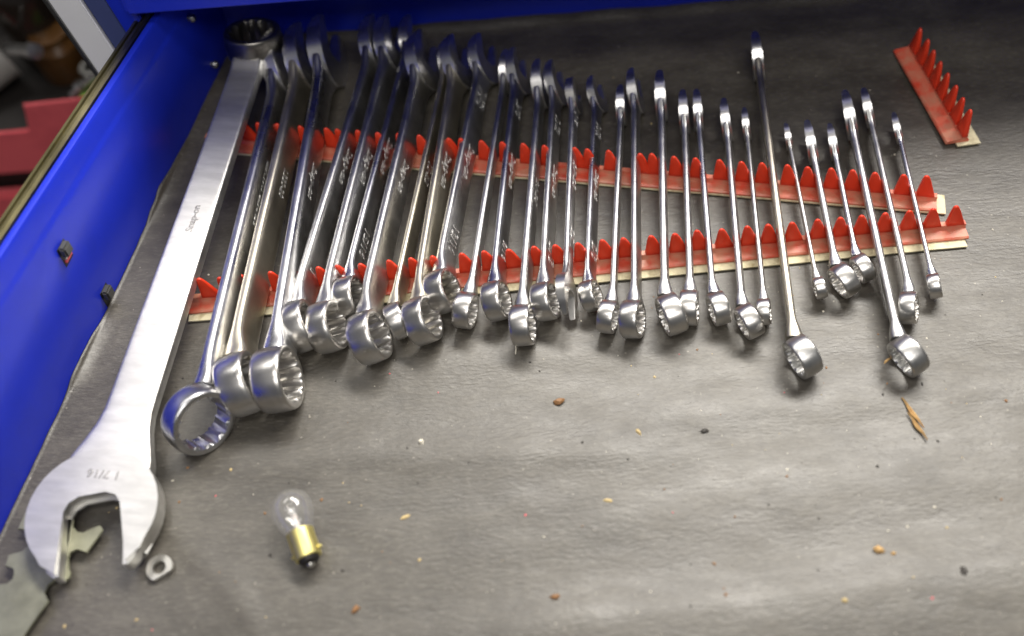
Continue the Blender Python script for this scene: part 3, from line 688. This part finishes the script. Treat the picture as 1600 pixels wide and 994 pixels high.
for mname, cnt, smin, smax in (('crumb_white', 90, .0004, .0013), ('crumb_yellow', 45, .0005, .0015), ('crumb_brown', 50, .0005, .0015), ('crumb_dark', 90, .0005, .0015), ('red_paint', 14, .0006, .0012)):
    bm = bmesh.new()
    for _ in range(cnt):
        x = random.uniform(-.30, .36); y = random.uniform(-.25, .05) if random.random() < .85 else random.uniform(.05, .25)
        if x < ax_.x + wd_.x*(y-ax_.y)/wd_.y + .02: continue
        s = smin+(smax-smin)*random.random()**2.2; z = mat_z(x, y); an = random.uniform(0, 3.14); el = random.uniform(.4, 1)
        pts = []
        for zz, k in ((0, 1), (.45*s, .6)):
            pts.append([bm.verts.new((x+k*s*(math.cos(an)*math.cos(q)-el*math.sin(an)*math.sin(q)), y+k*s*(math.sin(an)*math.cos(q)+el*math.cos(an)*math.sin(q)), z+zz)) for q in (0, 1.1+.4*el, 2.4, 3.6, 5.0)])
        for i in range(5): bm.faces.new((pts[0][i], pts[0][(i+1) % 5], pts[1][(i+1) % 5], pts[1][i]))
        bm.faces.new(pts[1])
    o = bm_obj({'crumb_white': 'pale_dust', 'crumb_yellow': 'yellow_dust', 'crumb_brown': 'brown_dust', 'crumb_dark': 'dark_dust', 'red_paint': 'red_dust'}[mname], bm, mname, None, 0)
    tag(o, {'crumb_white': 'tiny pale specks scattered over the mat', 'crumb_yellow': 'tiny yellow specks scattered over the mat', 'crumb_brown': 'tiny brown specks scattered over the mat', 'crumb_dark': 'tiny black specks scattered over the mat', 'red_paint': 'tiny red specks scattered over the mat'}[mname], 'dust', kind='stuff')
# ------------------------------------------------------------------ what shows past the drawer at the upper left
M['jar_brown'] = paint('jar_brown', (.10, .045, .012), .3, .5)
M['cup_grey'] = paint('cup_grey', (.30, .29, .27), .5, .4)
red = empty('red_tool_cabinet', (-.45, .42, -.45)); tag(red, 'scuffed red tool cabinet with stacked drawer fronts, past the drawer at the left', 'tool cabinet'); bpy.context.view_layer.update()
pts = [(-.80, -.232), (-.20, -.232), (-.20, -.125), (-.488, -.137), (-.496, -.173), (-.80, -.180)]
addc(bm_obj('top_panel', prism_bm(pts, .42, .424, .0008, lambda a, b_, h: (a, h, b_)), 'red_paint'), red)
for z0, z1 in ((-.322, -.267), (-.400, -.327), (-.480, -.405)):
    f = box('drawer_front', (-.80, .420, z0), (-.20, .436, z1), 'red_paint', None, .003); addc(f, red)
addc(box('carcass', (-.80, .440, -.60), (-.20, .80, -.235), 'black'), red)
addc(box('top_tray', (-.80, .4245, -.188), (-.20, .80, -.184), 'black', None, .001), red)
sh = empty('shade_backdrop', (-.8, .96, -.7)); bpy.context.view_layer.update()  # added black boards that make the background read as deep shade
addc(box('backdrop_back', (-1.6, .96, -.88), (-.10, 1.0, .6), 'shade_backdrop'), sh); addc(box('backdrop_side', (-.375, .47, -.88), (-.35, .96, .26), 'shade_backdrop'), sh)
tag(sh, 'added black backdrop standing in for shade behind the red tool cabinet', 'backdrop')
fl = box('workshop_floor', (-3, -2.5, -.90), (3, 2.5, -.88), 'shade_backdrop'); tag(fl, 'dark workshop floor below the tool chest', 'floor', kind='structure')
def lathe_thing(name, prof, mat, loc, tilt, label, cat, az=0.):
    vs, fs = lathe(prof, 28); mm = Matrix.Rotation(az, 4, 'Z') @ Matrix.Rotation(tilt, 4, 'X') @ Matrix.Rotation(-math.pi/2, 4, 'Y')
    o = mesh_obj(name, [mm @ Vector(p) for p in vs], fs, mat, None, 40); o.location = loc; return tag(o, label, cat)
lathe_thing('plastic_cup', [(.0001, 0), (.020, 0), (.023, .003), (.027, .055), (.029, .058), (.026, .058), (.021, .005), (.0001, .004)], 'cup_grey', (-.578, .478, -.160), 1.35, 'pale plastic cup lying on its side at the left edge', 'cup', 2.35)
lathe_thing('dark_bottle', [(.0001, 0), (.030, 0), (.034, .004), (.034, .10), (.026, .122), (.012, .135), (.012, .155), (.0001, .156)], 'glossy_dark', (-.50, .56, -.184), .15, 'glossy dark bottle standing behind the red panel', 'bottle')
lathe_thing('dark_jar', [(.0001, 0), (.040, 0), (.043, .004), (.043, .07), (.036, .085), (.036, .10), (.0001, .101)], 'glossy_dark', (-.555, .66, -.184), 0, 'squat glossy dark jar in the shadows above the pale cup', 'jar')
lathe_thing('glint_socket', [(.006, 0), (.011, 0), (.012, .003), (.012, .026), (.011, .028), (.006, .028)], 'screw', (-.440, .50, -.184), .1, 'small steel ring added as a glint above the red panel', 'glint')  # made-up small piece, added for a glint among the dark clutter
g = box('green_pack', (-.03, -.012, 0), (.03, .012, .032), 'green', None, .003); g.location = (-.420, .462, -.183); g.rotation_euler = (.4, -.25, .5)
tag(g, 'bright green packet corner beside the silver trim', 'packet')
pz = box('grey_pad', (-.03, -.015, 0), (.03, .015, .02), 'white_plastic', None, .003); pz.location = (-.402, .445, -.183); pz.rotation_euler = (.3, -.25, .4)
tag(pz, 'small grey pad in front of the green packet', 'pad')
lathe_thing('glint_bar', [(.0001, 0), (.005, 0), (.006, .002), (.006, .05), (.0085, .053), (.0085, .066), (.0001, .067)], 'jaw', (-.520, .505, -.130), 1.2, 'short shiny steel bar added as a glint in the dark above the red cabinet', 'steel bar', .9)  # added shiny rod that gives a long glint in the dark
lathe_thing('brown_jar', [(.0001, 0), (.026, 0), (.028, .003), (.028, .045), (.022, .052), (.022, .060), (.0001, .061)], 'jar_brown', (-.478, .53, -.184), .1, 'small dull brown jar behind the red panel', 'jar')
lathe_thing('glint_plug', [(.0001, 0), (.004, 0), (.004, .010), (.009, .011), (.009, .018), (.005, .020), (.005, .040), (.0001, .041)], 'jaw', (-.462, .475, -.175), 1.1, 'small shiny plug shape added as a glint beside the steel ring', 'spark plug', 1.8)  # another added shiny piece, there only for its highlight
